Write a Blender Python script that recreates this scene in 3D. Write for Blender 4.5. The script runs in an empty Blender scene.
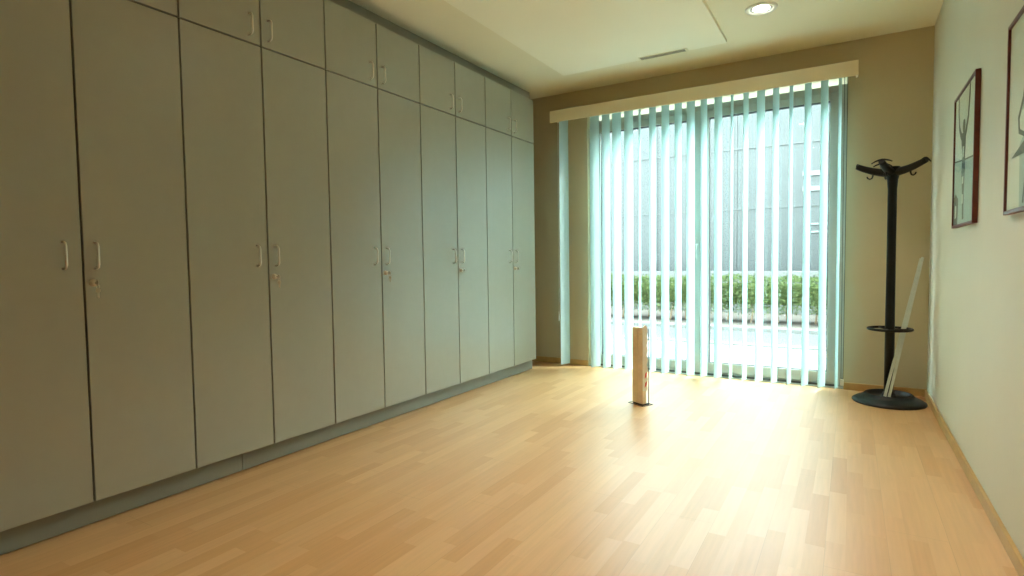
import bpy, bmesh, math, random
from mathutils import Vector, Matrix
C = bpy.context.scene.collection
S = bpy.context.scene
PI = math.pi
rnd = random.Random(7)

# ------------------------------------------------------------------ materials
def mat(name):
    m = bpy.data.materials.new(name); m.use_nodes = True
    nt = m.node_tree; nt.nodes.clear()
    out = nt.nodes.new('ShaderNodeOutputMaterial')
    return m, nt, out

def pbr(name, col, rough=.5, metal=0., spec=.5, noise=0., scale=8., bump=0., bscale=60., coat=0.):
    m, nt, out = mat(name)
    b = nt.nodes.new('ShaderNodeBsdfPrincipled')
    b.inputs['Base Color'].default_value = (*col, 1); b.inputs['Roughness'].default_value = rough
    b.inputs['Metallic'].default_value = metal; b.inputs['Specular IOR Level'].default_value = spec
    b.inputs['Coat Weight'].default_value = coat; b.inputs['Coat Roughness'].default_value = .22
    nt.links.new(b.outputs[0], out.inputs[0])
    tc = nt.nodes.new('ShaderNodeTexCoord')
    if noise:
        n = nt.nodes.new('ShaderNodeTexNoise'); n.inputs['Scale'].default_value = scale; n.inputs['Detail'].default_value = 5
        r = nt.nodes.new('ShaderNodeValToRGB')
        r.color_ramp.elements[0].position = .3; r.color_ramp.elements[1].position = .7
        r.color_ramp.elements[0].color = (*[c*(1-noise) for c in col], 1)
        r.color_ramp.elements[1].color = (*[min(1, c*(1+noise)) for c in col], 1)
        nt.links.new(tc.outputs['Object'], n.inputs['Vector']); nt.links.new(n.outputs['Fac'], r.inputs[0])
        nt.links.new(r.outputs[0], b.inputs['Base Color'])
    if bump:
        n = nt.nodes.new('ShaderNodeTexNoise'); n.inputs['Scale'].default_value = bscale; n.inputs['Detail'].default_value = 4
        bp = nt.nodes.new('ShaderNodeBump'); bp.inputs['Strength'].default_value = bump; bp.inputs['Distance'].default_value = .002
        nt.links.new(tc.outputs['Object'], n.inputs['Vector']); nt.links.new(n.outputs['Fac'], bp.inputs['Height'])
        nt.links.new(bp.outputs[0], b.inputs['Normal'])
    return m

def emit(name, col, s):
    m, nt, out = mat(name)
    e = nt.nodes.new('ShaderNodeEmission'); e.inputs[0].default_value = (*col, 1); e.inputs[1].default_value = s
    nt.links.new(e.outputs[0], out.inputs[0]); return m

def fabric(name, col, trans, mix=.5):
    m, nt, out = mat(name)
    d = nt.nodes.new('ShaderNodeBsdfDiffuse'); t = nt.nodes.new('ShaderNodeBsdfTranslucent'); x = nt.nodes.new('ShaderNodeMixShader')
    tc = nt.nodes.new('ShaderNodeTexCoord'); n = nt.nodes.new('ShaderNodeTexNoise'); mp = nt.nodes.new('ShaderNodeMapping')
    mp.inputs['Scale'].default_value = (400, 400, 60); n.inputs['Scale'].default_value = 1.
    r = nt.nodes.new('ShaderNodeValToRGB')
    r.color_ramp.elements[0].color = (*[c*.95 for c in col], 1); r.color_ramp.elements[1].color = (*col, 1)
    nt.links.new(tc.outputs['Object'], mp.inputs[0]); nt.links.new(mp.outputs[0], n.inputs['Vector']); nt.links.new(n.outputs['Fac'], r.inputs[0])
    nt.links.new(r.outputs[0], d.inputs[0]); t.inputs[0].default_value = (*trans, 1)
    x.inputs[0].default_value = mix
    nt.links.new(d.outputs[0], x.inputs[1]); nt.links.new(t.outputs[0], x.inputs[2]); nt.links.new(x.outputs[0], out.inputs[0])
    return m

def glass(name, tint=(.95, 1, .99), refl=1.):
    m, nt, out = mat(name)
    t = nt.nodes.new('ShaderNodeBsdfTransparent'); g = nt.nodes.new('ShaderNodeBsdfGlossy'); x = nt.nodes.new('ShaderNodeMixShader')
    lw = nt.nodes.new('ShaderNodeLayerWeight'); pw = nt.nodes.new('ShaderNodeMath'); pw.operation = 'POWER'; pw.inputs[1].default_value = 5
    lw.inputs['Blend'].default_value = .5
    f = nt.nodes.new('ShaderNodeMath'); f.operation = 'MULTIPLY_ADD'; f.inputs[1].default_value = .94*refl; f.inputs[2].default_value = .035*refl
    nt.links.new(lw.outputs['Facing'], pw.inputs[0]); nt.links.new(pw.outputs[0], f.inputs[0])
    t.inputs[0].default_value = (*tint, 1); g.inputs['Roughness'].default_value = .02
    nt.links.new(f.outputs[0], x.inputs[0]); nt.links.new(t.outputs[0], x.inputs[1]); nt.links.new(g.outputs[0], x.inputs[2])
    nt.links.new(x.outputs[0], out.inputs[0]); return m

def floor_mat():
    m, nt, out = mat('beech_laminate')
    N, L = nt.nodes.new, nt.links.new
    def math_(op, a, b=None):
        n = N('ShaderNodeMath'); n.operation = op
        for i, v in enumerate((a, b)):
            if v is None: continue
            if isinstance(v, (int, float)): n.inputs[i].default_value = v
            else: L(v, n.inputs[i])
        return n.outputs[0]
    tc = N('ShaderNodeTexCoord'); sep = N('ShaderNodeSeparateXYZ'); L(tc.outputs['Object'], sep.inputs[0])
    X, Y = sep.outputs[0], sep.outputs[1]
    sx = math_('DIVIDE', X, .066); sid = math_('FLOOR', sx)
    w1 = N('ShaderNodeTexWhiteNoise'); w1.noise_dimensions = '1D'; L(sid, w1.inputs['W'])
    py = math_('ADD', math_('DIVIDE', Y, .52), math_('MULTIPLY', w1.outputs['Value'], 7.))
    pid = math_('FLOOR', py)
    cb = N('ShaderNodeCombineXYZ'); L(sid, cb.inputs[0]); L(pid, cb.inputs[1])
    w2 = N('ShaderNodeTexWhiteNoise'); w2.noise_dimensions = '3D'; L(cb.outputs[0], w2.inputs['Vector'])
    ramp = N('ShaderNodeValToRGB'); e = ramp.color_ramp.elements
    e[0].position = 0; e[0].color = (.60, .32, .125, 1); e[1].position = 1; e[1].color = (.70, .425, .195, 1)
    a = e.new(.28); a.color = (.63, .35, .145, 1); a = e.new(.6); a.color = (.66, .385, .17, 1)
    L(w2.outputs['Value'], ramp.inputs[0])
    # grain
    gv = N('ShaderNodeMapping'); gv.inputs['Scale'].default_value = (70, 3.5, 1); L(tc.outputs['Object'], gv.inputs[0])
    ad = N('ShaderNodeVectorMath'); ad.operation = 'ADD'; L(gv.outputs[0], ad.inputs[0])
    sc = N('ShaderNodeVectorMath'); sc.operation = 'SCALE'; L(w2.outputs['Color'], sc.inputs[0]); sc.inputs['Scale'].default_value = 50; L(sc.outputs[0], ad.inputs[1])
    gn = N('ShaderNodeTexNoise'); gn.inputs['Scale'].default_value = 1; gn.inputs['Detail'].default_value = 4; L(ad.outputs[0], gn.inputs['Vector'])
    gf = N('ShaderNodeMapRange'); gf.inputs['From Min'].default_value = .3; gf.inputs['From Max'].default_value = .7
    gf.inputs['To Min'].default_value = .94; gf.inputs['To Max'].default_value = 1.04; L(gn.outputs['Fac'], gf.inputs['Value'])
    mul = N('ShaderNodeVectorMath'); mul.operation = 'SCALE'; L(ramp.outputs[0], mul.inputs[0]); L(gf.outputs[0], mul.inputs['Scale'])
    # board joints every three strips
    fx = math_('FRACT', math_('DIVIDE', X, .198)); jx = math_('LESS_THAN', fx, .010)
    bid = math_('FLOOR', math_('DIVIDE', X, .198))
    w3 = N('ShaderNodeTexWhiteNoise'); w3.noise_dimensions = '1D'; L(bid, w3.inputs['W'])
    fy = math_('FRACT', math_('ADD', math_('DIVIDE', Y, 1.29), w3.outputs['Value'])); jy = math_('LESS_THAN', fy, .0018)
    j = math_('MAXIMUM', jx, jy)
    dk = math_('SUBTRACT', 1., math_('MULTIPLY', j, .16))
    m2 = N('ShaderNodeVectorMath'); m2.operation = 'SCALE'; L(mul.outputs[0], m2.inputs[0]); L(dk, m2.inputs['Scale'])
    b = N('ShaderNodeBsdfPrincipled'); L(m2.outputs[0], b.inputs['Base Color'])
    b.inputs['Roughness'].default_value = .30; b.inputs['Specular IOR Level'].default_value = .55; b.inputs['Coat Weight'].default_value = .40; b.inputs['Coat Roughness'].default_value = .42
    rn = N('ShaderNodeTexNoise'); rn.inputs['Scale'].default_value = 3; L(tc.outputs['Object'], rn.inputs['Vector'])
    rr = N('ShaderNodeMapRange'); rr.inputs['To Min'].default_value = .36; rr.inputs['To Max'].default_value = .44; L(rn.outputs['Fac'], rr.inputs['Value'])
    L(rr.outputs[0], b.inputs['Roughness'])
    L(b.outputs[0], out.inputs[0]); return m

def facade_mat():
    m, nt, out = mat('perforated_cladding')
    N, L = nt.nodes.new, nt.links.new
    tc = N('ShaderNodeTexCoord')
    v = N('ShaderNodeTexVoronoi'); v.inputs['Scale'].default_value = 9.; L(tc.outputs['Object'], v.inputs['Vector'])
    r = N('ShaderNodeValToRGB'); e = r.color_ramp.elements
    e[0].position = .28; e[0].color = (.0066, .0085, .0094, 1); e[1].position = .42; e[1].color = (.0092, .0112, .0124, 1)
    L(v.outputs['Distance'], r.inputs[0])
    b = N('ShaderNodeBsdfPrincipled'); b.inputs['Roughness'].default_value = .5; L(r.outputs[0], b.inputs['Base Color'])
    L(b.outputs[0], out.inputs[0]); return m

def leaf_mat():
    m, nt, out = mat('hedge_leaf')
    N, L = nt.nodes.new, nt.links.new
    g = N('ShaderNodeNewGeometry'); r = N('ShaderNodeValToRGB'); e = r.color_ramp.elements
    e[0].color = (.016, .029, .010, 1); e[1].color = (.085, .105, .042, 1); L(g.outputs['Random Per Island'], r.inputs[0])
    d = N('ShaderNodeBsdfDiffuse'); t = N('ShaderNodeBsdfTranslucent'); x = N('ShaderNodeMixShader'); x.inputs[0].default_value = .35
    L(r.outputs[0], d.inputs[0]); L(r.outputs[0], t.inputs[0]); L(d.outputs[0], x.inputs[1]); L(t.outputs[0], x.inputs[2]); L(x.outputs[0], out.inputs[0])
    return m

M = dict(
    floor=floor_mat(),
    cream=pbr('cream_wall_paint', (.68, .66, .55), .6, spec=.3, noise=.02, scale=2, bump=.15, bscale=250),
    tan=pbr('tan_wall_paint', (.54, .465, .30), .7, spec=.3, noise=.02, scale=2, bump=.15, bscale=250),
    ceil=pbr('ceiling_paint', (.85, .80, .61), .8, spec=.2, noise=.01, scale=2),
    panel=pbr('ceiling_panel_paint', (.92, .89, .73), .8, spec=.2, noise=.01, scale=2),
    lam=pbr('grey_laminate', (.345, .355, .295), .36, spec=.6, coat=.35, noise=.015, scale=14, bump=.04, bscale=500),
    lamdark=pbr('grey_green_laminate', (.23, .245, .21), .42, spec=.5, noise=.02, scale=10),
    lammid=pbr('grey_laminate_strip', (.30, .295, .24), .42, noise=.02, scale=10),
    carc=pbr('carcass_gap_shade', (.035, .035, .028), .6),  # near-black: the shade in the door gaps is put into the carcass colour
    chrome=pbr('satin_nickel', (.78, .76, .68), .28, metal=1.),
    brass=pbr('lock_nickel', (.75, .70, .58), .3, metal=1.),
    beech=pbr('beech_skirting', (.52, .33, .12), .4, noise=.12, scale=12),
    pelmet=pbr('cream_pelmet', (.80, .72, .52), .5, noise=.01),
    white=pbr('white_plastic', (.80, .80, .72), .4),
    slat=fabric('blind_fabric', (.57, .72, .71), (.47, .655, .655), .55),
    transom=fabric('opal_panel', (.85, .85, .75), (.9, .9, .8), .6),
    alu=pbr('window_aluminium', (.40, .45, .42), .4, metal=0., noise=.01),
    greyseal=pbr('grey_rubber_seal', (.10, .11, .10), .6),
    seal=pbr('rubber_seal', (.03, .03, .03), .6),
    glass=glass('window_glass'),
    pglass=glass('picture_glass', (.97, .98, .97), .22),
    black=pbr('black_lacquer', (.005, .005, .004), .4, spec=.25),
    blackp=pbr('black_plastic', (.010, .012, .012), .45, spec=.35),
    strip=pbr('brushed_aluminium', (.56, .56, .50), .32, metal=.85, noise=.06, scale=30),
    redwood=pbr('red_brown_frame', (.13, .022, .012), .35, noise=.2, scale=25),
    paper=pbr('print_paper', (.80, .84, .74), .6),
    ink=pbr('print_grey', (.16, .18, .15), .6),
    inkd=pbr('print_dark', (.04, .06, .05), .6),
    teal=pbr('print_teal', (.50, .62, .56), .6),
    pine=pbr('pale_timber', (.84, .66, .46), .45, noise=.1, scale=20),
    pine2=pbr('honey_timber', (.78, .63, .38), .45, noise=.1, scale=18),
    steel=pbr('dark_steel', (.06, .07, .07), .35, metal=.8),
    card=pbr('white_card', (.80, .76, .66), .6),
    red=pbr('red_print', (.62, .05, .035), .5),
    grille=pbr('vent_grille', (.30, .28, .21), .6),
    lamp=emit('lamp_glow', (1, .95, .80), 14.),
    reflector=pbr('lamp_reflector', (.85, .84, .76), .25, metal=.6),
    pave=pbr('pale_paving', (.11, .11, .107), .8, noise=.08, scale=3),
    road=pbr('asphalt', (.021, .021, .021), .9, noise=.08, scale=6),
    kerb=pbr('kerb_stone', (.065, .065, .063), .8, noise=.05, scale=6),
    soil=pbr('soil', (.05, .039, .031), .95, noise=.3, scale=12),
    twig=pbr('twig_bark', (.20, .14, .09), .9),
    facade=facade_mat(),
    joint=pbr('cladding_joint', (.016, .0175, .018), .5),
    winglare=pbr('window_glare', (.08, .082, .08), .5),  # pale colour stands in for bright reflections in the building's windows
    dark=pbr('dark_glazing', (.05, .07, .08), .1),
    leaf=leaf_mat(),
)

# ------------------------------------------------------------------ mesh helpers
class MB:
    def __init__(s): s.bm = bmesh.new(); s.mats = []; s.cur = 0
    def use(s, m):
        if m not in s.mats: s.mats.append(m)
        s.cur = s.mats.index(m); return s
    def _mark(s, faces):
        for f in faces: f.material_index = s.cur
    def box(s, x0, x1, y0, y1, z0, z1, bev=0., seg=2):
        t = bmesh.new(); bmesh.ops.create_cube(t, size=1)
        for v in t.verts: v.co = Vector(((x0+x1)/2 + v.co.x*(x1-x0), (y0+y1)/2 + v.co.y*(y1-y0), (z0+z1)/2 + v.co.z*(z1-z0)))
        if bev: bmesh.ops.bevel(t, geom=t.edges[:], offset=bev, segments=seg, affect='EDGES', profile=.6)
        s.merge(t); return s
    def merge(s, t, mtx=None):
        if mtx: t.transform(mtx)
        vm = {v: s.bm.verts.new(v.co) for v in t.verts}
        for f in t.faces:
            try: n = s.bm.faces.new([vm[v] for v in f.verts]); n.material_index = s.cur; n.smooth = f.smooth
            except ValueError: pass
        t.free(); return s
    def tube(s, pts, r, seg=10, cap=True, closed=False, flat=(1, 1)):
        pts = [Vector(p) for p in pts]; n = len(pts); rs = r if isinstance(r, (list, tuple)) else [r]*n
        rings = []; prev = None
        for i, p in enumerate(pts):
            if closed: d = pts[(i+1) % n] - pts[i-1]
            else: d = pts[min(i+1, n-1)] - pts[max(i-1, 0)]
            d.normalize()
            if prev is None:
                a = Vector((0, 0, 1)) if abs(d.z) < .9 else Vector((1, 0, 0))
                u = d.cross(a).normalized()
            else: u = (prev - d*prev.dot(d)).normalized()
            prev = u; w = d.cross(u)
            rings.append([s.bm.verts.new(p + (u*math.cos(2*PI*k/seg)*flat[0] + w*math.sin(2*PI*k/seg)*flat[1])*rs[i]) for k in range(seg)])
        for i in range(n if closed else n-1):
            A, B = rings[i], rings[(i+1) % n]
            for k in range(seg):
                f = s.bm.faces.new([A[k], A[(k+1) % seg], B[(k+1) % seg], B[k]]); f.smooth = True; f.material_index = s.cur
        if cap and not closed:
            for R_ in (rings[0][::-1], rings[-1]):
                f = s.bm.faces.new(R_); f.material_index = s.cur
        return s
    def lathe(s, prof, c=(0, 0, 0), seg=40, smooth=True):
        c = Vector(c); rings = []
        for r, z in prof:
            if r < 1e-6: rings.append([s.bm.verts.new(c + Vector((0, 0, z)))])
            else: rings.append([s.bm.verts.new(c + Vector((r*math.cos(2*PI*k/seg), r*math.sin(2*PI*k/seg), z))) for k in range(seg)])
        for A, B in zip(rings, rings[1:]):
            for k in range(seg):
                q = [A[k % len(A)], A[(k+1) % len(A)], B[(k+1) % len(B)], B[k % len(B)]]
                u = []
                for v in q:
                    if v not in u: u.append(v)
                if len(u) > 2:
                    f = s.bm.faces.new(u); f.smooth = smooth; f.material_index = s.cur
        return s
    def torus(s, c, R, r, seg=48, ms=10, flat=(1, 1)):
        return s.tube([(c[0]+R*math.cos(2*PI*k/seg), c[1]+R*math.sin(2*PI*k/seg), c[2]) for k in range(seg)], r, ms, closed=True, flat=flat)
    def prism(s, poly, o, u, v, t):
        """polygon in the (u, v) plane through o, thickness vector t"""
        o, u, v, t = map(Vector, (o, u, v, t))
        A = [s.bm.verts.new(o + u*a + v*b) for a, b in poly]; B = [s.bm.verts.new(x.co + t) for x in A]
        fs = [s.bm.faces.new(A[::-1]), s.bm.faces.new(B)]
        n = len(A)
        for i in range(n): fs.append(s.bm.faces.new([A[i], A[(i+1) % n], B[(i+1) % n], B[i]]))
        s._mark(fs); return s
    def quad(s, *p):
        f = s.bm.faces.new([s.bm.verts.new(Vector(q)) for q in p]); f.material_index = s.cur; return s
    def build(s, name, m, parent=None, fix=True, origin=None):
        if fix: bmesh.ops.recalc_face_normals(s.bm, faces=s.bm.faces[:])
        if origin is not None: bmesh.ops.translate(s.bm, verts=s.bm.verts[:], vec=-Vector(origin))
        me = bpy.data.meshes.new(name); s.bm.to_mesh(me); s.bm.free()
        for x in (s.mats or [M[m]]): me.materials.append(x)
        o = bpy.data.objects.new(name, me); C.objects.link(o)
        if origin is not None: o.location = origin
        if parent: o.parent = parent
        return o

def tag(o, label, cat, group=None):
    o['label'] = label; o['category'] = cat
    if group: o['group'] = group
    return o
def thing(name, label, cat, loc=(0, 0, 0), group=None):
    o = bpy.data.objects.new(name, None); C.objects.link(o); o.location = loc; o.empty_display_size = .1
    return tag(o, label, cat, group)
def struct(o): o['kind'] = 'structure'; return o
def dup(root, loc, label):
    r = root.copy(); C.objects.link(r); r.location = loc; r['label'] = label
    for ch in list(root.children):
        c = ch.copy(); C.objects.link(c); c.parent = r
        for g in list(ch.children):
            d = g.copy(); C.objects.link(d); d.parent = c
    return r

# ------------------------------------------------------------------ measures
W = .42                      # one door
YB, XR, ZC = 4.61, 3.15, 2.763
YF, XL = -1.9, -.62
OX0, OX1, OZ = .383, 2.602, 2.52    # window opening
YO = 4.76                    # outside face of the window wall

# ------------------------------------------------------------------ room shell
struct(MB().box(XL-.2, XR+.2, YF-.2, YB+.02, -.12, 0).build('floor', 'floor'))
struct(MB().box(XL-.2, XR+.2, YF-.2, YO, ZC, ZC+.3).build('ceiling', 'ceil'))
b = MB(); b.box(XL-.2, XL, YF, YB+.1, -.1, ZC+.1); b.box(XL, 0, YF, -.01, 0, ZC)
struct(b.build('wall_left', 'cream'))
struct(MB().box(XR, XR+.2, YF, YO+.01, -.1, ZC+.1).build('wall_right', 'cream'))
struct(MB().box(XL-.2, XR+.2, YF-.2, YF, 0, ZC).build('wall_front', 'cream'))
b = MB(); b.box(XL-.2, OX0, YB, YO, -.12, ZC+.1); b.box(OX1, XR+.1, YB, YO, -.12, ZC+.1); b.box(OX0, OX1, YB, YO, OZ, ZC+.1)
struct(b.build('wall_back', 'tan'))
# lowered ceiling panel
struct(MB().box(.40, 1.80, -1.2, 4.04, ZC-.028, ZC+.001, .003).build('trim_1', 'panel'))
# skirting
def skirt(name, x0, x1, y0, y1, h=.058):
    return struct(MB().box(x0, x1, y0, y1, 0, h, .004).build(name, 'beech'))
skirt('baseboard_left', XL, OX0-.004, YB-.016, YB)
skirt('baseboard_back', OX1+.004, XR, YB-.016, YB)
skirt('baseboard_right', XR-.016, XR, YF, YB-.016, .055)

# ------------------------------------------------------------------ window
YW = 4.665
win = bpy.data.objects.new('window_1', None); C.objects.link(win); win.location = (1.49, YW, 0); win['kind'] = 'structure'
def wbuild(b, name, m, parent=win): 
    o = b.build(name, m); o.parent = parent
    if parent is win: o.matrix_parent_inverse = Matrix.Translation(-Vector(win.location))
    o['kind'] = 'structure'; return o
fz = 2.45                    # top of the frame; an opal light strip fills the rest
b = MB(); f = .052
b.box(OX0, OX0+f, YW, YW+.08, 0, fz, .003); b.box(OX1-f, OX1, YW, YW+.08, 0, fz, .003)
b.box(OX0+f, OX1-f, YW, YW+.08, fz-f, fz, .003); b.box(OX0+f, OX1-f, YW, YW+.08, 0, .03, .003)
wbuild(b, 'window_frame', 'alu')
wbuild(MB().box(OX0, OX1, YW+.01, YW+.022, fz+.004, OZ), 'transom_panel', 'transom')
sx = [(OX0+f+.004, 1.472), (1.478, OX1-f-.004)]
for i, (a, c) in enumerate(sx):
    b = MB(); s_ = .062; z0, z1 = .036, fz-f-.004; y0, y1 = YW-.012, YW+.055
    b.box(a, a+s_, y0, y1, z0, z1, .004); b.box(c-s_, c, y0, y1, z0, z1, .004)
    b.box(a+s_, c-s_, y0, y1, z1-s_, z1, .004); b.box(a+s_, c-s_, y0, y1, z0, z0+.085, .004)
    o = wbuild(b, 'window_sash', 'alu')
    b = MB(); g = .006
    b.box(a+s_-g*0, a+s_+g, y0+.012, y1-.012, z0+.085, z1-s_); b.box(c-s_-g, c-s_, y0+.012, y1-.012, z0+.085, z1-s_)
    b.box(a+s_, c-s_, y0+.012, y1-.012, z1-s_-g, z1-s_); b.box(a+s_, c-s_, y0+.012, y1-.012, z0+.085, z0+.085+g)
    wbuild(b, 'seal', 'seal')
    wbuild(MB().box(a+s_, c-s_, YW+.02, YW+.026, z0+.085, z1-s_), 'pane', 'glass')
b = MB(); b.box(1.425, 1.455, YW-.022, YW-.012, 1.10, 1.24, .004)
b.tube([(1.44, YW-.02, 1.2), (1.44, YW-.06, 1.2), (1.44, YW-.064, 1.19), (1.44, YW-.064, 1.07)], .009, 10)
wbuild(b, 'window_handle', 'alu')
b = MB(); b.box(OX0, OX1, YB+.005, YW+.0, -.02, .006); wbuild(b, 'threshold', 'alu')
b = MB(); b.box(OX0+f, OX1-f, YW-.006, YW-.002, .006, .022); wbuild(b, 'seal', 'greyseal')
b = MB(); b.box(OX0, OX1, YW+.08, YO+.04, -.05, .0, .004); wbuild(b, 'outer_sill', 'kerb')

# ------------------------------------------------------------------ vertical blind
pel = MB()
py0, pz0, pz1, px0, px1 = 4.405, 2.436, 2.548, .070, 2.674
pel.box(px0, px1, py0, py0+.016, pz0, pz1, .002)
pel.box(px0, px0+.016, py0+.016, YB, pz0+.035, pz1, .002); pel.box(px1-.016, px1, py0+.016, YB, pz0+.035, pz1, .002)
pel.box(px0+.016, px1-.016, py0+.016, YB, pz1-.014, pz1, .002)
tag(pel.build('pelmet', 'pelmet', origin=(1.37, YB, pz0)), 'long cream pelmet board above the vertical blind on the back wall', 'pelmet')

vb = thing('vertical_blind', 'pale translucent vertical blind hanging in front of the glazed window door', 'blind', (1.4, 4.49, 0))
def part(b, name, m, root, origin=None):
    o = b.build(name, m); o.parent = root; o.matrix_parent_inverse = Matrix.Translation(-Vector(root.location)); return o
YS = 4.495
b = MB(); b.box(.09, 2.65, YS-.022, YS+.022, 2.502, 2.533, .003); part(b, 'head_rail', 'white', vb)
SLW = .127
widths = {0: .098, 3: .094, 4: .080, 5: .088, 6: .086, 7: .020, 8: .062, 9: .070, 10: .064, 11: .070, 12: .056, 13: .064, 14: .022,
          15: .042, 16: .062, 17: .048, 18: .027, 19: .048, 20: .052, 21: .022}
centre = {0: .178, 3: .506, 4: .622, 5: .731, 6: .849, 7: .955, 8: 1.076, 9: 1.193, 10: 1.308, 11: 1.417, 12: 1.530, 13: 1.650, 14: 1.762,
          15: 1.872, 16: 1.988, 17: 2.102, 18: 2.215, 19: 2.335, 20: 2.450, 21: 2.556}
for k, w in widths.items():
    cx = centre[k]; s = (cx-2.6425)/(YS+.626)
    # cos(a) - s sin(a) = w/SLW
    A = math.hypot(1, s); ph = math.atan2(s, 1)
    a = math.acos(max(-1, min(1, w/SLW/A))) - ph
    ux, uy = math.cos(a), math.sin(a)
    b = MB(); nu, nv = 6, 24; rows = []
    sway = rnd.uniform(-.004, .004); tw0 = rnd.uniform(-.05, .05)
    for j in range(nv+1):
        z = .022 + (2.490-.022)*j/nv; t = 1 - j/nv
        tw = tw0*t; cu, su = math.cos(tw), math.sin(tw); dx, dy = ux*cu-uy*su, ux*su+uy*cu
        row = []
        for i in range(nu+1):
            q = (i/nu-.5)*SLW; bow = .003*(1-(2*i/nu-1)**2)
            row.append(b.bm.verts.new((cx + dx*q - dy*bow + sway*t, YS + dy*q + dx*bow, z)))
        rows.append(row)
    for r0, r1 in zip(rows, rows[1:]):
        for i in range(nu):
            fc = b.bm.faces.new([r0[i], r0[i+1], r1[i+1], r1[i]]); fc.smooth = True
    o = b.build('slat', 'slat', fix=False); o.parent = vb; o.matrix_parent_inverse = Matrix.Translation(-Vector(vb.location))
    # carrier clip and bottom weight
    b = MB(); b.box(cx-.012, cx+.012, YS-.004, YS+.004, 2.484, 2.503, .001)
    part(b, 'carrier', 'white', vb)
b = MB(); b.tube([(.135, 4.45, 2.49), (.133, 4.45, 1.5), (.130, 4.45, .56)], .0016, 6)
b.tube([(.150, 4.45, 2.49), (.147, 4.45, 1.6), (.131, 4.45, .56)], .0016, 6)
o = part(b, 'pull_cord', 'white', vb)
b = MB(); b.lathe([(0, .462), (.008, .464), (.009, .48), (.006, .53), (.004, .56), (0, .563)], (.130, 4.45, 0), 12); part(b, 'tassel', 'white', vb)
b = MB(); b.tube([(2.606, 4.47, 2.49), (2.604, 4.47, 1.2), (2.602, 4.47, .12), (2.595, 4.47, .085), (2.588, 4.47, .12), (2.586, 4.47, 1.2), (2.585, 4.47, 2.49)], .0022, 6)
part(b, 'bead_chain', 'steel', vb)
b = MB(); b.box(2.583, 2.607, 4.458, 4.482, .055, .105, .005); part(b, 'chain_weight', 'white', vb)

# ------------------------------------------------------------------ wardrobes
ZB, ZS, ZT = .106, 2.203, 2.619
GAP = .0040
def bow_handle(y, z0, z1):
    b = MB(); X = .031; r = .0048; e = .016
    b.tube([(0, y, z0), (X-e, y, z0), (X-.005, y, z0+.005), (X, y, z0+e), (X, y, z1-e), (X-.005, y, z1-.005), (X-e, y, z1), (0, y, z1)], r, 8)
    return b
def make_unit(name, label, cat, z0, z1, hz, group, lock):
    u = thing(name, label, cat, (0, 0, z0), group)
    def P(b, nm, m, par):
        bmesh.ops.translate(b.bm, verts=b.bm.verts[:], vec=(0, 0, -z0))
        o = b.build(nm, m); o.parent = par
        return o
    b = MB(); t = .018
    b.box(-.58, -.026, .001, t, z0, z1); b.box(-.58, -.026, 2*W-t, 2*W-.001, z0, z1)
    b.box(-.58, -.026, t, 2*W-t, z0, z0+t); b.box(-.58, -.026, t, 2*W-t, z1-t, z1); b.box(-.58, -.572, t, 2*W-t, z0+t, z1-t)
    b.box(-.045, -.026, W-.02, W+.02, z0+t, z1-t)
    P(b, 'carcass', 'carc', u)
    for i in (0, 1):
        b = MB(); b.box(-.0185, 0, i*W+GAP, (i+1)*W-GAP, z0+.002, z1-GAP, .0012, 1)
        d = P(b, 'door', 'lam', u)
        y = W-.067 if i == 0 else W+.043
        h = P(bow_handle(y, *hz), 'handle', 'chrome', d)
        if lock and i == 1:
            b = MB(); t_ = bmesh.new()
            q = MB(); q.lathe([(0, 0), (.0155, 0), (.0155, .004), (.012, .006), (.011, .018), (.0085, .020), (0, .020)], seg=20)
            q.bm.transform(Matrix.Translation((0, W+.031, 1.004)) @ Matrix.Rotation(PI/2, 4, 'Y'))
            P(q, 'lock', 'brass', d)
    return u
ORD = ['nearest to the camera end', 'second along from the camera end', 'middle one of the five', 'second from the window wall', 'farthest one, beside the window wall']
wl = ['tall grey two-door wardrobe at the camera end of the row, cut off by the photo',
      'tall grey two-door wardrobe, second along the row from the camera end',
      'tall grey two-door wardrobe in the middle of the row of five',
      'tall grey two-door wardrobe, second from the window end of the row',
      'tall grey two-door wardrobe at the window end of the row']
cl = ['grey top cupboard over the wardrobe at the camera end, mostly out of frame',
      'grey two-door top cupboard over the second wardrobe from the camera end',
      'grey two-door top cupboard over the middle wardrobe of the five',
      'grey two-door top cupboard over the second wardrobe from the window',
      'grey two-door top cupboard at the window end of the row under the ceiling']
wu = make_unit('wardrobe', wl[0], 'wardrobe', ZB, ZS-.001, (1.063, 1.168), 'grey wardrobes along the left wall', True)
cu = make_unit('top_cupboard', cl[0], 'cupboard', ZS+.001, ZT, (2.242, 2.348), 'grey top cupboards above the wardrobes', False)
for k in range(1, 5):
    dup(wu, (0, 2*W*k, ZB), wl[k]); dup(cu, (0, 2*W*k, ZS+.001), cl[k])
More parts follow.
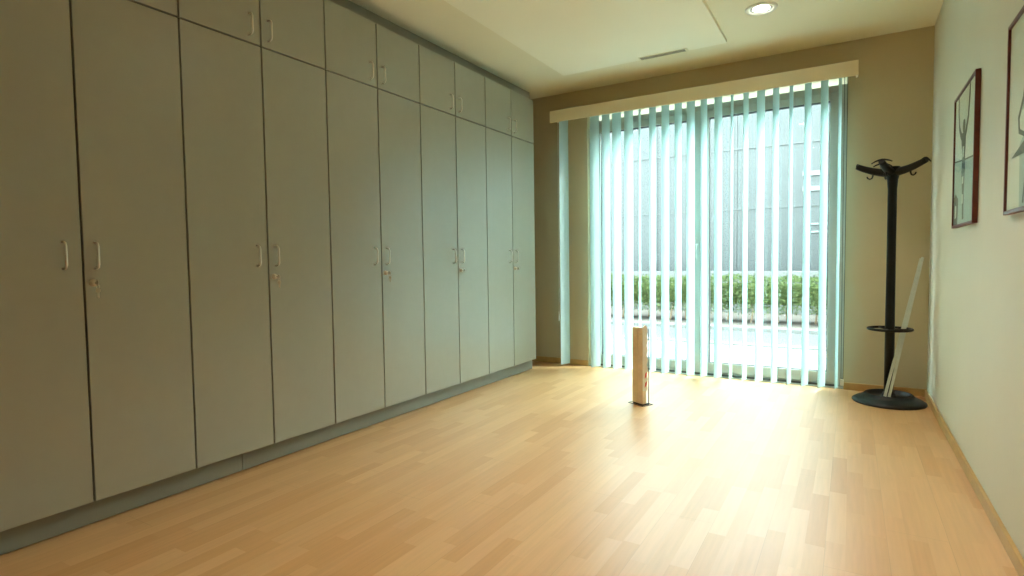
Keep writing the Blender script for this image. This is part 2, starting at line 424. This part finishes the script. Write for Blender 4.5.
# keys in the locks
def key_mesh(kind):
    b = MB(); y, z, X = 0, 0, .020
    b.box(X-.002, X+.010, y-.0012, y+.0012, z-.004, z+.004)
    # bow of the key standing in the lock
    b.prism([(.010*math.cos(a)+.019, .0115*math.sin(a)) for a in [2*PI*i/14 for i in range(14)]], (X, y-.0012, z), (1, 0, 0), (0, 0, 1), (0, .0024, 0))
    if kind:
        cx = X+.021
        b.tube([(cx+.0*i, y+.006*math.sin(2*PI*i/14), z-.014+.010*math.cos(2*PI*i/14)) for i in range(14)], .0009, 6, closed=True)
        b.prism([(.0085*math.cos(a), .010*math.sin(a)-.030) for a in [2*PI*i/12 for i in range(12)]], (cx, y-.001, z), (.8, .6, 0), (0, 0, 1), (.001, .002, 0))
        b.prism([(-.003, -.036), (.003, -.036), (.003, -.058), (.001, -.061), (-.003, -.056)], (cx, y-.001, z), (.8, .6, 0), (0, 0, 1), (.001, .002, 0))
    return b
kw = ['in the lock of the wardrobe at the camera end of the row', 'in the lock of the second wardrobe from the camera', 'in the lock of the middle wardrobe',
      'in the lock of the second wardrobe from the window', 'in the lock of the wardrobe nearest the window']
k0 = key_mesh(1).build('key', 'brass'); tag(k0, 'metal key with spare in the lock of the wardrobe at the camera end', 'key', 'keys in the wardrobe locks')
k0.location = (0, W+.031, 1.004)
k1 = key_mesh(0).build('key', 'brass'); tag(k1, 'small metal key ' + kw[3], 'key', 'keys in the wardrobe locks'); k1.location = (0, 7*W+.031, 1.004)
for k, src in ((1, k0), (2, k0), (4, k1)):
    c = src.copy(); C.objects.link(c); c.location = (0, (2*k+1)*W+.031, 1.004)
    c['label'] = ('metal key with spare ' if src is k0 else 'small metal key ') + kw[k]
# plinth boards and cover strip
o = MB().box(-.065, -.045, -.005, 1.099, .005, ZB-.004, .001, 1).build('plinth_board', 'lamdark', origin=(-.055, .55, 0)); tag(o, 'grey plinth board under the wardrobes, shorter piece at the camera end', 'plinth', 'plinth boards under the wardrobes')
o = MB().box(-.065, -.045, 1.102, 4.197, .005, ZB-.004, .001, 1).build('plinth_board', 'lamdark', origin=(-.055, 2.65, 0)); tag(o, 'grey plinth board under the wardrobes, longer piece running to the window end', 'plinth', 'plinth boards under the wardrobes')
o = MB().box(-.166, -.148, -.005, 4.39, ZT+.002, ZC, .001, 1).build('cover_strip', 'lammid', origin=(-.157, 2.08, ZT)); tag(o, 'narrow grey cover strip closing the gap between top cupboards and ceiling', 'cover strip')

# ------------------------------------------------------------------ ceiling fittings
def dup2(root, loc, label):
    r = root.copy(); C.objects.link(r); r.location = loc; r['label'] = label
    for ch in list(root.children):
        c = ch.copy(); C.objects.link(c); c.parent = r; c.matrix_parent_inverse = ch.matrix_parent_inverse
    return r
dl = thing('downlight', 'round recessed white downlight shining in the ceiling near the pelmet', 'light', (2.10, 3.60, ZC))
b = MB(); b.lathe([(.070, -.001), (.078, -.010), (.098, -.008), (.103, -.001), (.103, 0)], (2.10, 3.60, ZC), 40); part(b, 'trim_ring', 'white', dl)
b = MB(); b.lathe([(.074, -.004), (.060, -.0015), (.052, -.001)], (2.10, 3.60, ZC), 40); part(b, 'reflector', 'reflector', dl)
b = MB(); b.lathe([(.052, -.0025), (.035, -.006), (0, -.007)], (2.10, 3.60, ZC), 32); part(b, 'lamp_lens', 'lamp', dl)
dl_fill1 = dup2(dl, (2.10, 1.90, ZC), 'added round white downlight in mid ceiling, out of frame, lighting the floor')  # this and the next fixture are unseen, added for extra floor light
dl_fill2 = dup2(dl, (2.10, .20, ZC), 'added round white downlight over the camera, out of frame, lighting the floor')
for q in (dl, dl_fill1, dl_fill2): q['group'] = 'downlights in the ceiling'
for y, pw in ((3.60, 34.), (1.90, 44.), (.20, 42.)):  # first spot belongs to the visible fitting, the other two are added fill
    ld = bpy.data.lights.new('downlight_lamp', 'SPOT'); ld.energy = pw; ld.color = (1, .88, .72); ld.spot_size = math.radians(104); ld.spot_blend = .75; ld.shadow_soft_size = .05
    lo = bpy.data.objects.new('downlight_lamp', ld); C.objects.link(lo); lo.location = (2.10, y, ZC-.012)
vt = thing('ceiling_vent', 'narrow dark slot vent at the edge of the lowered ceiling panel', 'vent', (1.31, 4.03, ZC-.028))
b = MB(); b.box(1.125, 1.49, 3.975, 4.036, ZC-.0295, ZC-.0275); part(b, 'grille', 'grille', vt)
b = MB(); x0, x1, y0, y1 = 1.118, 1.512, 3.970, 4.0395; z0, z1 = ZC-.033, ZC-.028
b.box(x0, x1, y0, y0+.005, z0, z1); b.box(x0, x1, y1-.004, y1, z0, z1); b.box(x0, x0+.006, y0, y1, z0, z1); b.box(x1-.02, x1, y0, y1, z0, z1)
part(b, 'frame', 'ceil', vt)

# ------------------------------------------------------------------ coat stand
sx_, sy_ = 2.893, 4.285
st = thing('coat_stand', 'black coat stand with round weighted foot in the corner by the window', 'coat stand', (sx_, sy_, 0))
b = MB(); b.lathe([(0, 0), (.228, 0), (.232, .006), (.230, .014), (.205, .030), (.172, .044), (.158, .054), (.150, .066), (.143, .068), (.137, .062), (.132, .046), (.06, .040), (.045, .046), (.040, .07), (.0, .07)], (sx_, sy_, 0), 56)
part(b, 'base', 'blackp', st)
b = MB(); b.lathe([(.0, .06), (.031, .06), (.031, .5), (.029, 1.0), (.029, 1.55), (.034, 1.62), (.048, 1.675), (.052, 1.70), (.044, 1.712), (0, 1.715)], (sx_, sy_, 0), 28)
part(b, 'pole', 'black', st)
b = MB(); zr = .540; b.torus((sx_, sy_, zr), .135, .0095, 56, 10, flat=(1, 1))
part(b, 'umbrella_ring', 'black', st)
for k in range(3):
    a = PI/6 + 2*PI*k/3 + PI/2
    b = MB(); b.tube([(sx_+.028*math.cos(a), sy_+.028*math.sin(a), zr-.004), (sx_+.133*math.cos(a), sy_+.133*math.sin(a), zr)], .006, 8)
    part(b, 'ring_spoke', 'black', st)
def arm(ang, L, rise, tw):
    c, s = math.cos(ang), math.sin(ang); n = 10; pts = []; rs = []
    for i in range(n+1):
        t = i/n; r = .02 + (L-.02)*t; z = 1.672 + rise*(t**1.7)
        pts.append((sx_+c*r, sy_+s*r, z)); rs.append(.031 - .011*t)
    b = MB(); b.tube(pts, rs, 12); a = part(b, 'arm', 'black', st)
    # curved cross peg at the tip, arched like a small umbrella
    tip = Vector(pts[-1]); q = []; qr = []
    for i in range(9):
        t = i/4-1
        q.append(tip + Vector((-s*tw*t, c*tw*t, .012 - .020*t*t)) - Vector((c, s, 0))*.004); qr.append(.0085*(1-.55*abs(t)))
    b = MB(); b.tube(q, qr, 8); o = b.build('cross_peg', 'black'); o.parent = a
    # small hook below
    m_ = Vector(pts[5]) - Vector((0, 0, .014)); d = Vector((c, s, 0))
    hk = [m_, m_+Vector((0, 0, -.022)), m_-d*-.006+Vector((0, 0, -.036)), m_+d*.018+Vector((0, 0, -.042)), m_+d*.032+Vector((0, 0, -.034)), m_+d*.036+Vector((0, 0, -.022))]
    b = MB(); b.tube(hk, [.006, .0055, .0055, .005, .005, .0055], 8); o = b.build('hook', 'black'); o.parent = a
arm(math.radians(-34), .222, .055, .056)
arm(math.radians(172), .222, .065, .050)
arm(math.radians(246), .185, .062, .066)
arm(math.radians(106), .200, .082, .062)

# two aluminium strips leaning through the ring
def lean_strip(p0, p1, w, label):
    p0, p1 = Vector(p0), Vector(p1); d = (p1-p0); Ln = d.length; d.normalize()
    side = Vector((1, .12, 0)); side = (side - d*side.dot(d)).normalized(); nrm = d.cross(side)
    b = MB(); h = w/2
    b.prism([(-h, 0), (h, 0), (h, .004), (h-.002, .006), (h-.005, .0035), (-h+.005, .0035), (-h+.002, .006), (-h, .004)], p0, side, nrm, d*Ln)
    o = b.build('aluminium_strip', 'strip', origin=p0); tag(o, label, 'metal strip', 'loose strips leaning in the coat stand'); return o
lean_strip((2.864, 4.150, .0690), (3.096, 4.590, 1.05), .019, 'thin aluminium strip leaning through the coat stand ring, nearer the pole')
lean_strip((2.889, 4.146, .0690), (3.106, 4.588, 1.06), .018, 'thin aluminium strip leaning through the coat stand ring, nearer the right wall')

# ------------------------------------------------------------------ framed pictures
def picture(y0, y1, z0, z1, label, art):
    xf, xb = 3.128, 3.149
    p = thing('framed_picture', label, 'picture', (xb, (y0+y1)/2, z0), 'framed pictures on the right wall')
    b = MB(); t = .014
    b.box(xf, xb, y0, y0+t, z0, z1, .0015, 1); b.box(xf, xb, y1-t, y1, z0, z1, .0015, 1)
    b.box(xf, xb, y0+t, y1-t, z0, z0+t, .0015, 1); b.box(xf, xb, y0+t, y1-t, z1-t, z1, .0015, 1)
    part(b, 'frame', 'redwood', p)
    b = MB(); b.use(M['paper']).box(xf+.008, xb-.004, y0+t, y1-t, z0+t, z1-t)
    def poly(mm, pts, lift):      # u from the far edge (left in view) 0..1, v up 0..1
        yy = lambda u: y1-t-u*(y1-y0-2*t); zz = lambda v: z0+t+v*(z1-z0-2*t)
        b.use(M[mm]).prism([(yy(u), zz(v)) for u, v in pts], (xf+.008-lift, 0, 0), (0, 1, 0), (0, 0, 1), (lift, 0, 0))
    art(poly)
    part(b, 'print', 'paper', p)
    part(MB().box(xf+.0025, xf+.0045, y0+t, y1-t, z0+t, z1-t), 'glazing', 'pglass', p)
    return p
def band(path, w):     # ribbon along a path in picture units
    L_, R_ = [], []
    for i, (u, v) in enumerate(path):
        a = path[max(i-1, 0)]; c = path[min(i+1, len(path)-1)]; dx, dy = c[0]-a[0], c[1]-a[1]; l = math.hypot(dx, dy) or 1
        ww = w[i] if isinstance(w, list) else w
        L_.append((u-dy/l*ww, v+dx/l*ww)); R_.append((u+dy/l*ww, v-dx/l*ww))
    return L_ + R_[::-1]
def art1(poly):
    poly('teal', [(.0, .0), (1, .0), (1, .44), (.0, .51)], .0008)
    poly('ink', [(.0, .0), (.22, .0), (.24, .20), (.10, .25), (.0, .22)], .0014)
    poly('paper', [(.07, .05), (.15, .06), (.15, .15), (.08, .16)], .0018)
    poly('ink', band([(.16, 1.0), (.17, .88), (.22, .76), (.32, .68), (.42, .64)], [.018, .018, .022, .026, .03]), .0012)
    poly('ink', band([(.72, 1.0), (.70, .88), (.66, .77), (.58, .69), (.48, .64)], [.018, .018, .022, .026, .03]), .0014)
    poly('ink', [(.46+.055*math.cos(a), .735+.05*math.sin(a)) for a in [2*PI*i/12 for i in range(12)]], .0016)
    poly('ink', [(.38, .69), (.52, .69), (.56, .62), (.53, .50), (.56, .40), (.52, .22), (.54, .03), (.46, .03), (.44, .22), (.38, .40), (.41, .52), (.35, .62)], .0010)
    poly('inkd', [(.40, .38), (.53, .38), (.54, .45), (.40, .46)], .0017)
    poly('paper', [(.43, .30), (.49, .30), (.49, .355), (.43, .355)], .0019)
    poly('paper', [(.44, .15), (.49, .15), (.49, .22), (.44, .22)], .0019)
    poly('paper', [(.43, .50), (.49, .50), (.49, .58), (.43, .58)], .0019)
    poly('ink', band([(.0, .515), (.5, .475), (1, .445)], .006), .0012)
def art2(poly):
    poly('teal', [(.30, .0), (1, .0), (1, .42), (.45, .40), (.28, .33)], .0008)
    poly('ink', band([(.62, 1.0), (.50, .86), (.40, .72), (.34, .56), (.24, .47), (.26, .40), (.40, .36), (.42, .15), (.38, .02)], .014), .0012)
    poly('ink', [(.10, .28), (.40, .34), (.60, .30), (.40, .27)], .0014)
    poly('teal', [(.30, .50), (.45, .60), (1, .72), (1, .62), (.50, .52)], .0016)
picture(2.765, 3.395, 1.221, 1.934, 'red-framed print of a figure with raised arms, nearer the window wall', art1)
picture(1.505, 2.135, 1.216, 1.905, 'red-framed grey-green print cut off by the right edge of the photo', art2)

# ------------------------------------------------------------------ timber post on a steel plate
ps = thing('wooden_post', 'short upright timber post on a thin steel foot standing on the floor', 'post', (1.30, 3.40, 0))
ps.rotation_euler = (0, 0, math.radians(-28))
def pp(b, name, m, par=ps): o = b.build(name, m); o.parent = par; return o
pp(MB().box(-.031, .0220, -.030, .006, .012, .572, .002), 'plank', 'pine2')
pp(MB().box(.0235, .076, -.030, .006, .012, .572, .002), 'plank', 'pine')
b = MB(); x0, x1, y0, y1, e_ = -.064, .094, -.046, .056, .005
b.box(x0, x1, y0, y0+e_, 0, .004); b.box(x0, x1, y1-e_, y1, 0, .004); b.box(x0, x0+e_, y0+e_, y1-e_, 0, .004); b.box(x1-e_, x1, y0+e_, y1-e_, 0, .004)
b.box(-.029, .074, -.028, .030, 0, .012, .001); b.box(.074, x1-e_, .020, .030, 0, .004)
pp(b, 'foot_plate', 'steel')
b = MB(); b.tube([(.081, .025, .003), (.081, .025, .565)], .003, 10); pp(b, 'rod', 'steel')
prof = []; n = 13
for i in range(n+1): prof.append((.010 if i % 2 else .021, .12 + (.582-.12)*i/n))
b = MB(); b.prism([(-.031, .11), (.002, .105)] + prof + [(-.010, .592), (-.031, .575)], (.0765, 0, 0), (0, 1, 0), (0, 0, 1), (.002, 0, 0))
pl = pp(b, 'side_card', 'card')
b = MB()
for zc_, h_ in ((.222, .028), (.155, .026)):
    b.prism([(-.012, zc_-h_*.9), (.008, zc_-h_*.2), (.012, zc_+h_), (-.006, zc_+h_*.5)], (.0786, 0, 0), (0, 1, 0), (0, 0, 1), (.0006, 0, 0))
pp(b, 'red_mark', 'red', pl)

# ------------------------------------------------------------------ outside
GZ = -.10
struct(MB().box(-14, 14, YO, 7.35, GZ-.3, GZ).build('ground', 'pave'))
struct(MB().box(-14, 14, 7.35, 7.55, GZ-.3, GZ+.02, .01).build('kerb', 'kerb'))
struct(MB().box(-14, 14, 7.55, 9.25, GZ-.3, GZ-.03).build('road', 'road'))
struct(MB().box(-14, 14, 9.25, 9.45, GZ-.3, GZ+.03, .01).build('kerb', 'kerb'))
struct(MB().box(-14, 14, 9.45, 13.2, GZ-.3, GZ+.0).build('terrain', 'soil'))
# hedge
hd = thing('hedge', 'clipped green hedge beyond the road outside the window', 'hedge', (0, 10.4, GZ))
r = random.Random(3)
b = MB()
HX0, HX1, HY0, HY1, HZ0, HZ1 = -7., 5., 10.0, 10.9, GZ+.28, .70
def leafq(p, s):
    n = Vector((r.uniform(-1, 1), r.uniform(-1.4, .4), r.uniform(-.2, 1))).normalized(); u = n.orthogonal().normalized()
    u = Matrix.Rotation(r.uniform(0, 6.28), 3, n) @ u; v = n.cross(u)
    p = Vector(p); b.quad(p-u*s, p-v*s*.55, p+u*s, p+v*s*.55)
for _ in range(34000):
    x = r.uniform(HX0, HX1); k = r.random()
    bump = .05*math.sin(x*3.1)+.04*math.sin(x*7.7+1)
    if k < .62: p = (x, HY0+bump+r.gauss(0, .05)+.05, r.uniform(HZ0-.12*r.random(), HZ1))
    elif k < .9: p = (x, r.uniform(HY0, HY1), HZ1+bump*.4+r.gauss(0, .03))
    else: p = (x, r.uniform(HY0+.1, HY1), r.uniform(HZ0, HZ1))
    leafq(p, r.uniform(.014, .030))
b.box(HX0+.1, HX1-.1, HY0+.16, HY1-.1, HZ0+.06, HZ1-.10, .05)
o = b.build('foliage', 'leaf', fix=False); o.parent = hd; o.matrix_parent_inverse = Matrix.Translation(-Vector(hd.location))
b = MB()
for i in range(60):
    x = HX0 + (i+.5)*(HX1-HX0)/60 + r.uniform(-.06, .06); y = r.uniform(10.2, 10.7)
    b.tube([(x, y, GZ-.02), (x+r.uniform(-.05, .05), y, .1), (x+r.uniform(-.1, .1), y+r.uniform(-.1, .1), .45)], [.02, .015, .008], 6)
o = part(b, 'stem', 'twig', hd); o['kind'] = 'stuff'
# white garden wall and the building opposite
tag(MB().box(-12, 12, 12.3, 12.5, GZ, .79, .01).build('garden_wall', 'kerb', origin=(0, 12.4, GZ)), 'low white wall running behind the hedge outside', 'wall')
bd = thing('office_building', 'grey-blue clad building across the road seen between the slats', 'building', (0, 13.2, GZ))
part(MB().box(-13, 13, 13.2, 17, GZ, 5.2), 'facade', 'facade', bd)
b = MB()
for z in (2.18, 3.55, 4.9):
    b.box(-13, 13, 13.17, 13.22, z, z+.035)
for i in range(14):
    x = -12.6 + i*1.85; b.box(x, x+.03, 13.175, 13.22, .75, 5.2)
part(b, 'cladding_joint', 'joint', bd)
for z in (2.5, 2.83): part(MB().box(1.72, 2.20, 13.15, 13.22, z, z+.10, .01), 'window_slot', 'winglare', bd)
for z in (1.95, 2.12): part(MB().box(1.90, 2.25, 13.15, 13.22, z-.35, z-.31, .01), 'window_slot', 'winglare', bd)
part(MB().box(-13.2, 13.2, 13.0, 17, 5.2, 5.35), 'parapet', 'joint', bd)

# ------------------------------------------------------------------ light
w = bpy.data.worlds.new('World'); S.world = w; w.use_nodes = True
nt = w.node_tree; nt.nodes.clear()
out = nt.nodes.new('ShaderNodeOutputWorld'); bg = nt.nodes.new('ShaderNodeBackground')
bg.inputs[0].default_value = (.82, 1.0, 1.0, 1); bg.inputs[1].default_value = 10.5
nt.links.new(bg.outputs[0], out.inputs[0])
sd = bpy.data.lights.new('sun', 'SUN'); sd.energy = 3.2; sd.angle = math.radians(10); sd.color = (.95, .99, .95)
so = bpy.data.objects.new('sun', sd); C.objects.link(so)
so.rotation_euler = Vector((-.70, -.38, -.55)).to_track_quat('-Z', 'Y').to_euler()

# ------------------------------------------------------------------ camera
cd = bpy.data.cameras.new('camera'); cam = bpy.data.objects.new('camera', cd); C.objects.link(cam); S.camera = cam
cd.sensor_width = 36; cd.sensor_fit = 'HORIZONTAL'; cd.lens = 561.643*36/1024; cd.clip_start = .02; cd.clip_end = 200
yaw, pit, rol = math.radians(31.1022), math.radians(-2.7079), math.radians(-.7668)
fw = Vector((-math.sin(yaw)*math.cos(pit), math.cos(yaw)*math.cos(pit), math.sin(pit)))
rt = Vector((math.cos(yaw), math.sin(yaw), 0)); up = rt.cross(fw)
rt, up = rt*math.cos(rol)+up*math.sin(rol), -rt*math.sin(rol)+up*math.cos(rol)
cam.matrix_world = Matrix(((rt.x, up.x, -fw.x, 2.6425), (rt.y, up.y, -fw.y, -.6260), (rt.z, up.z, -fw.z, 1.0686), (0, 0, 0, 1)))

S.view_settings.view_transform = 'Standard'; S.view_settings.look = 'None'; S.view_settings.gamma = 1; S.view_settings.exposure = 1.32
S.view_settings.use_curve_mapping = False
S.cycles.use_denoising = True
S.cycles.max_bounces = 16; S.cycles.diffuse_bounces = 10; S.cycles.glossy_bounces = 6; S.cycles.transmission_bounces = 8; S.cycles.transparent_max_bounces = 16
S.cycles.sample_clamp_indirect = 8
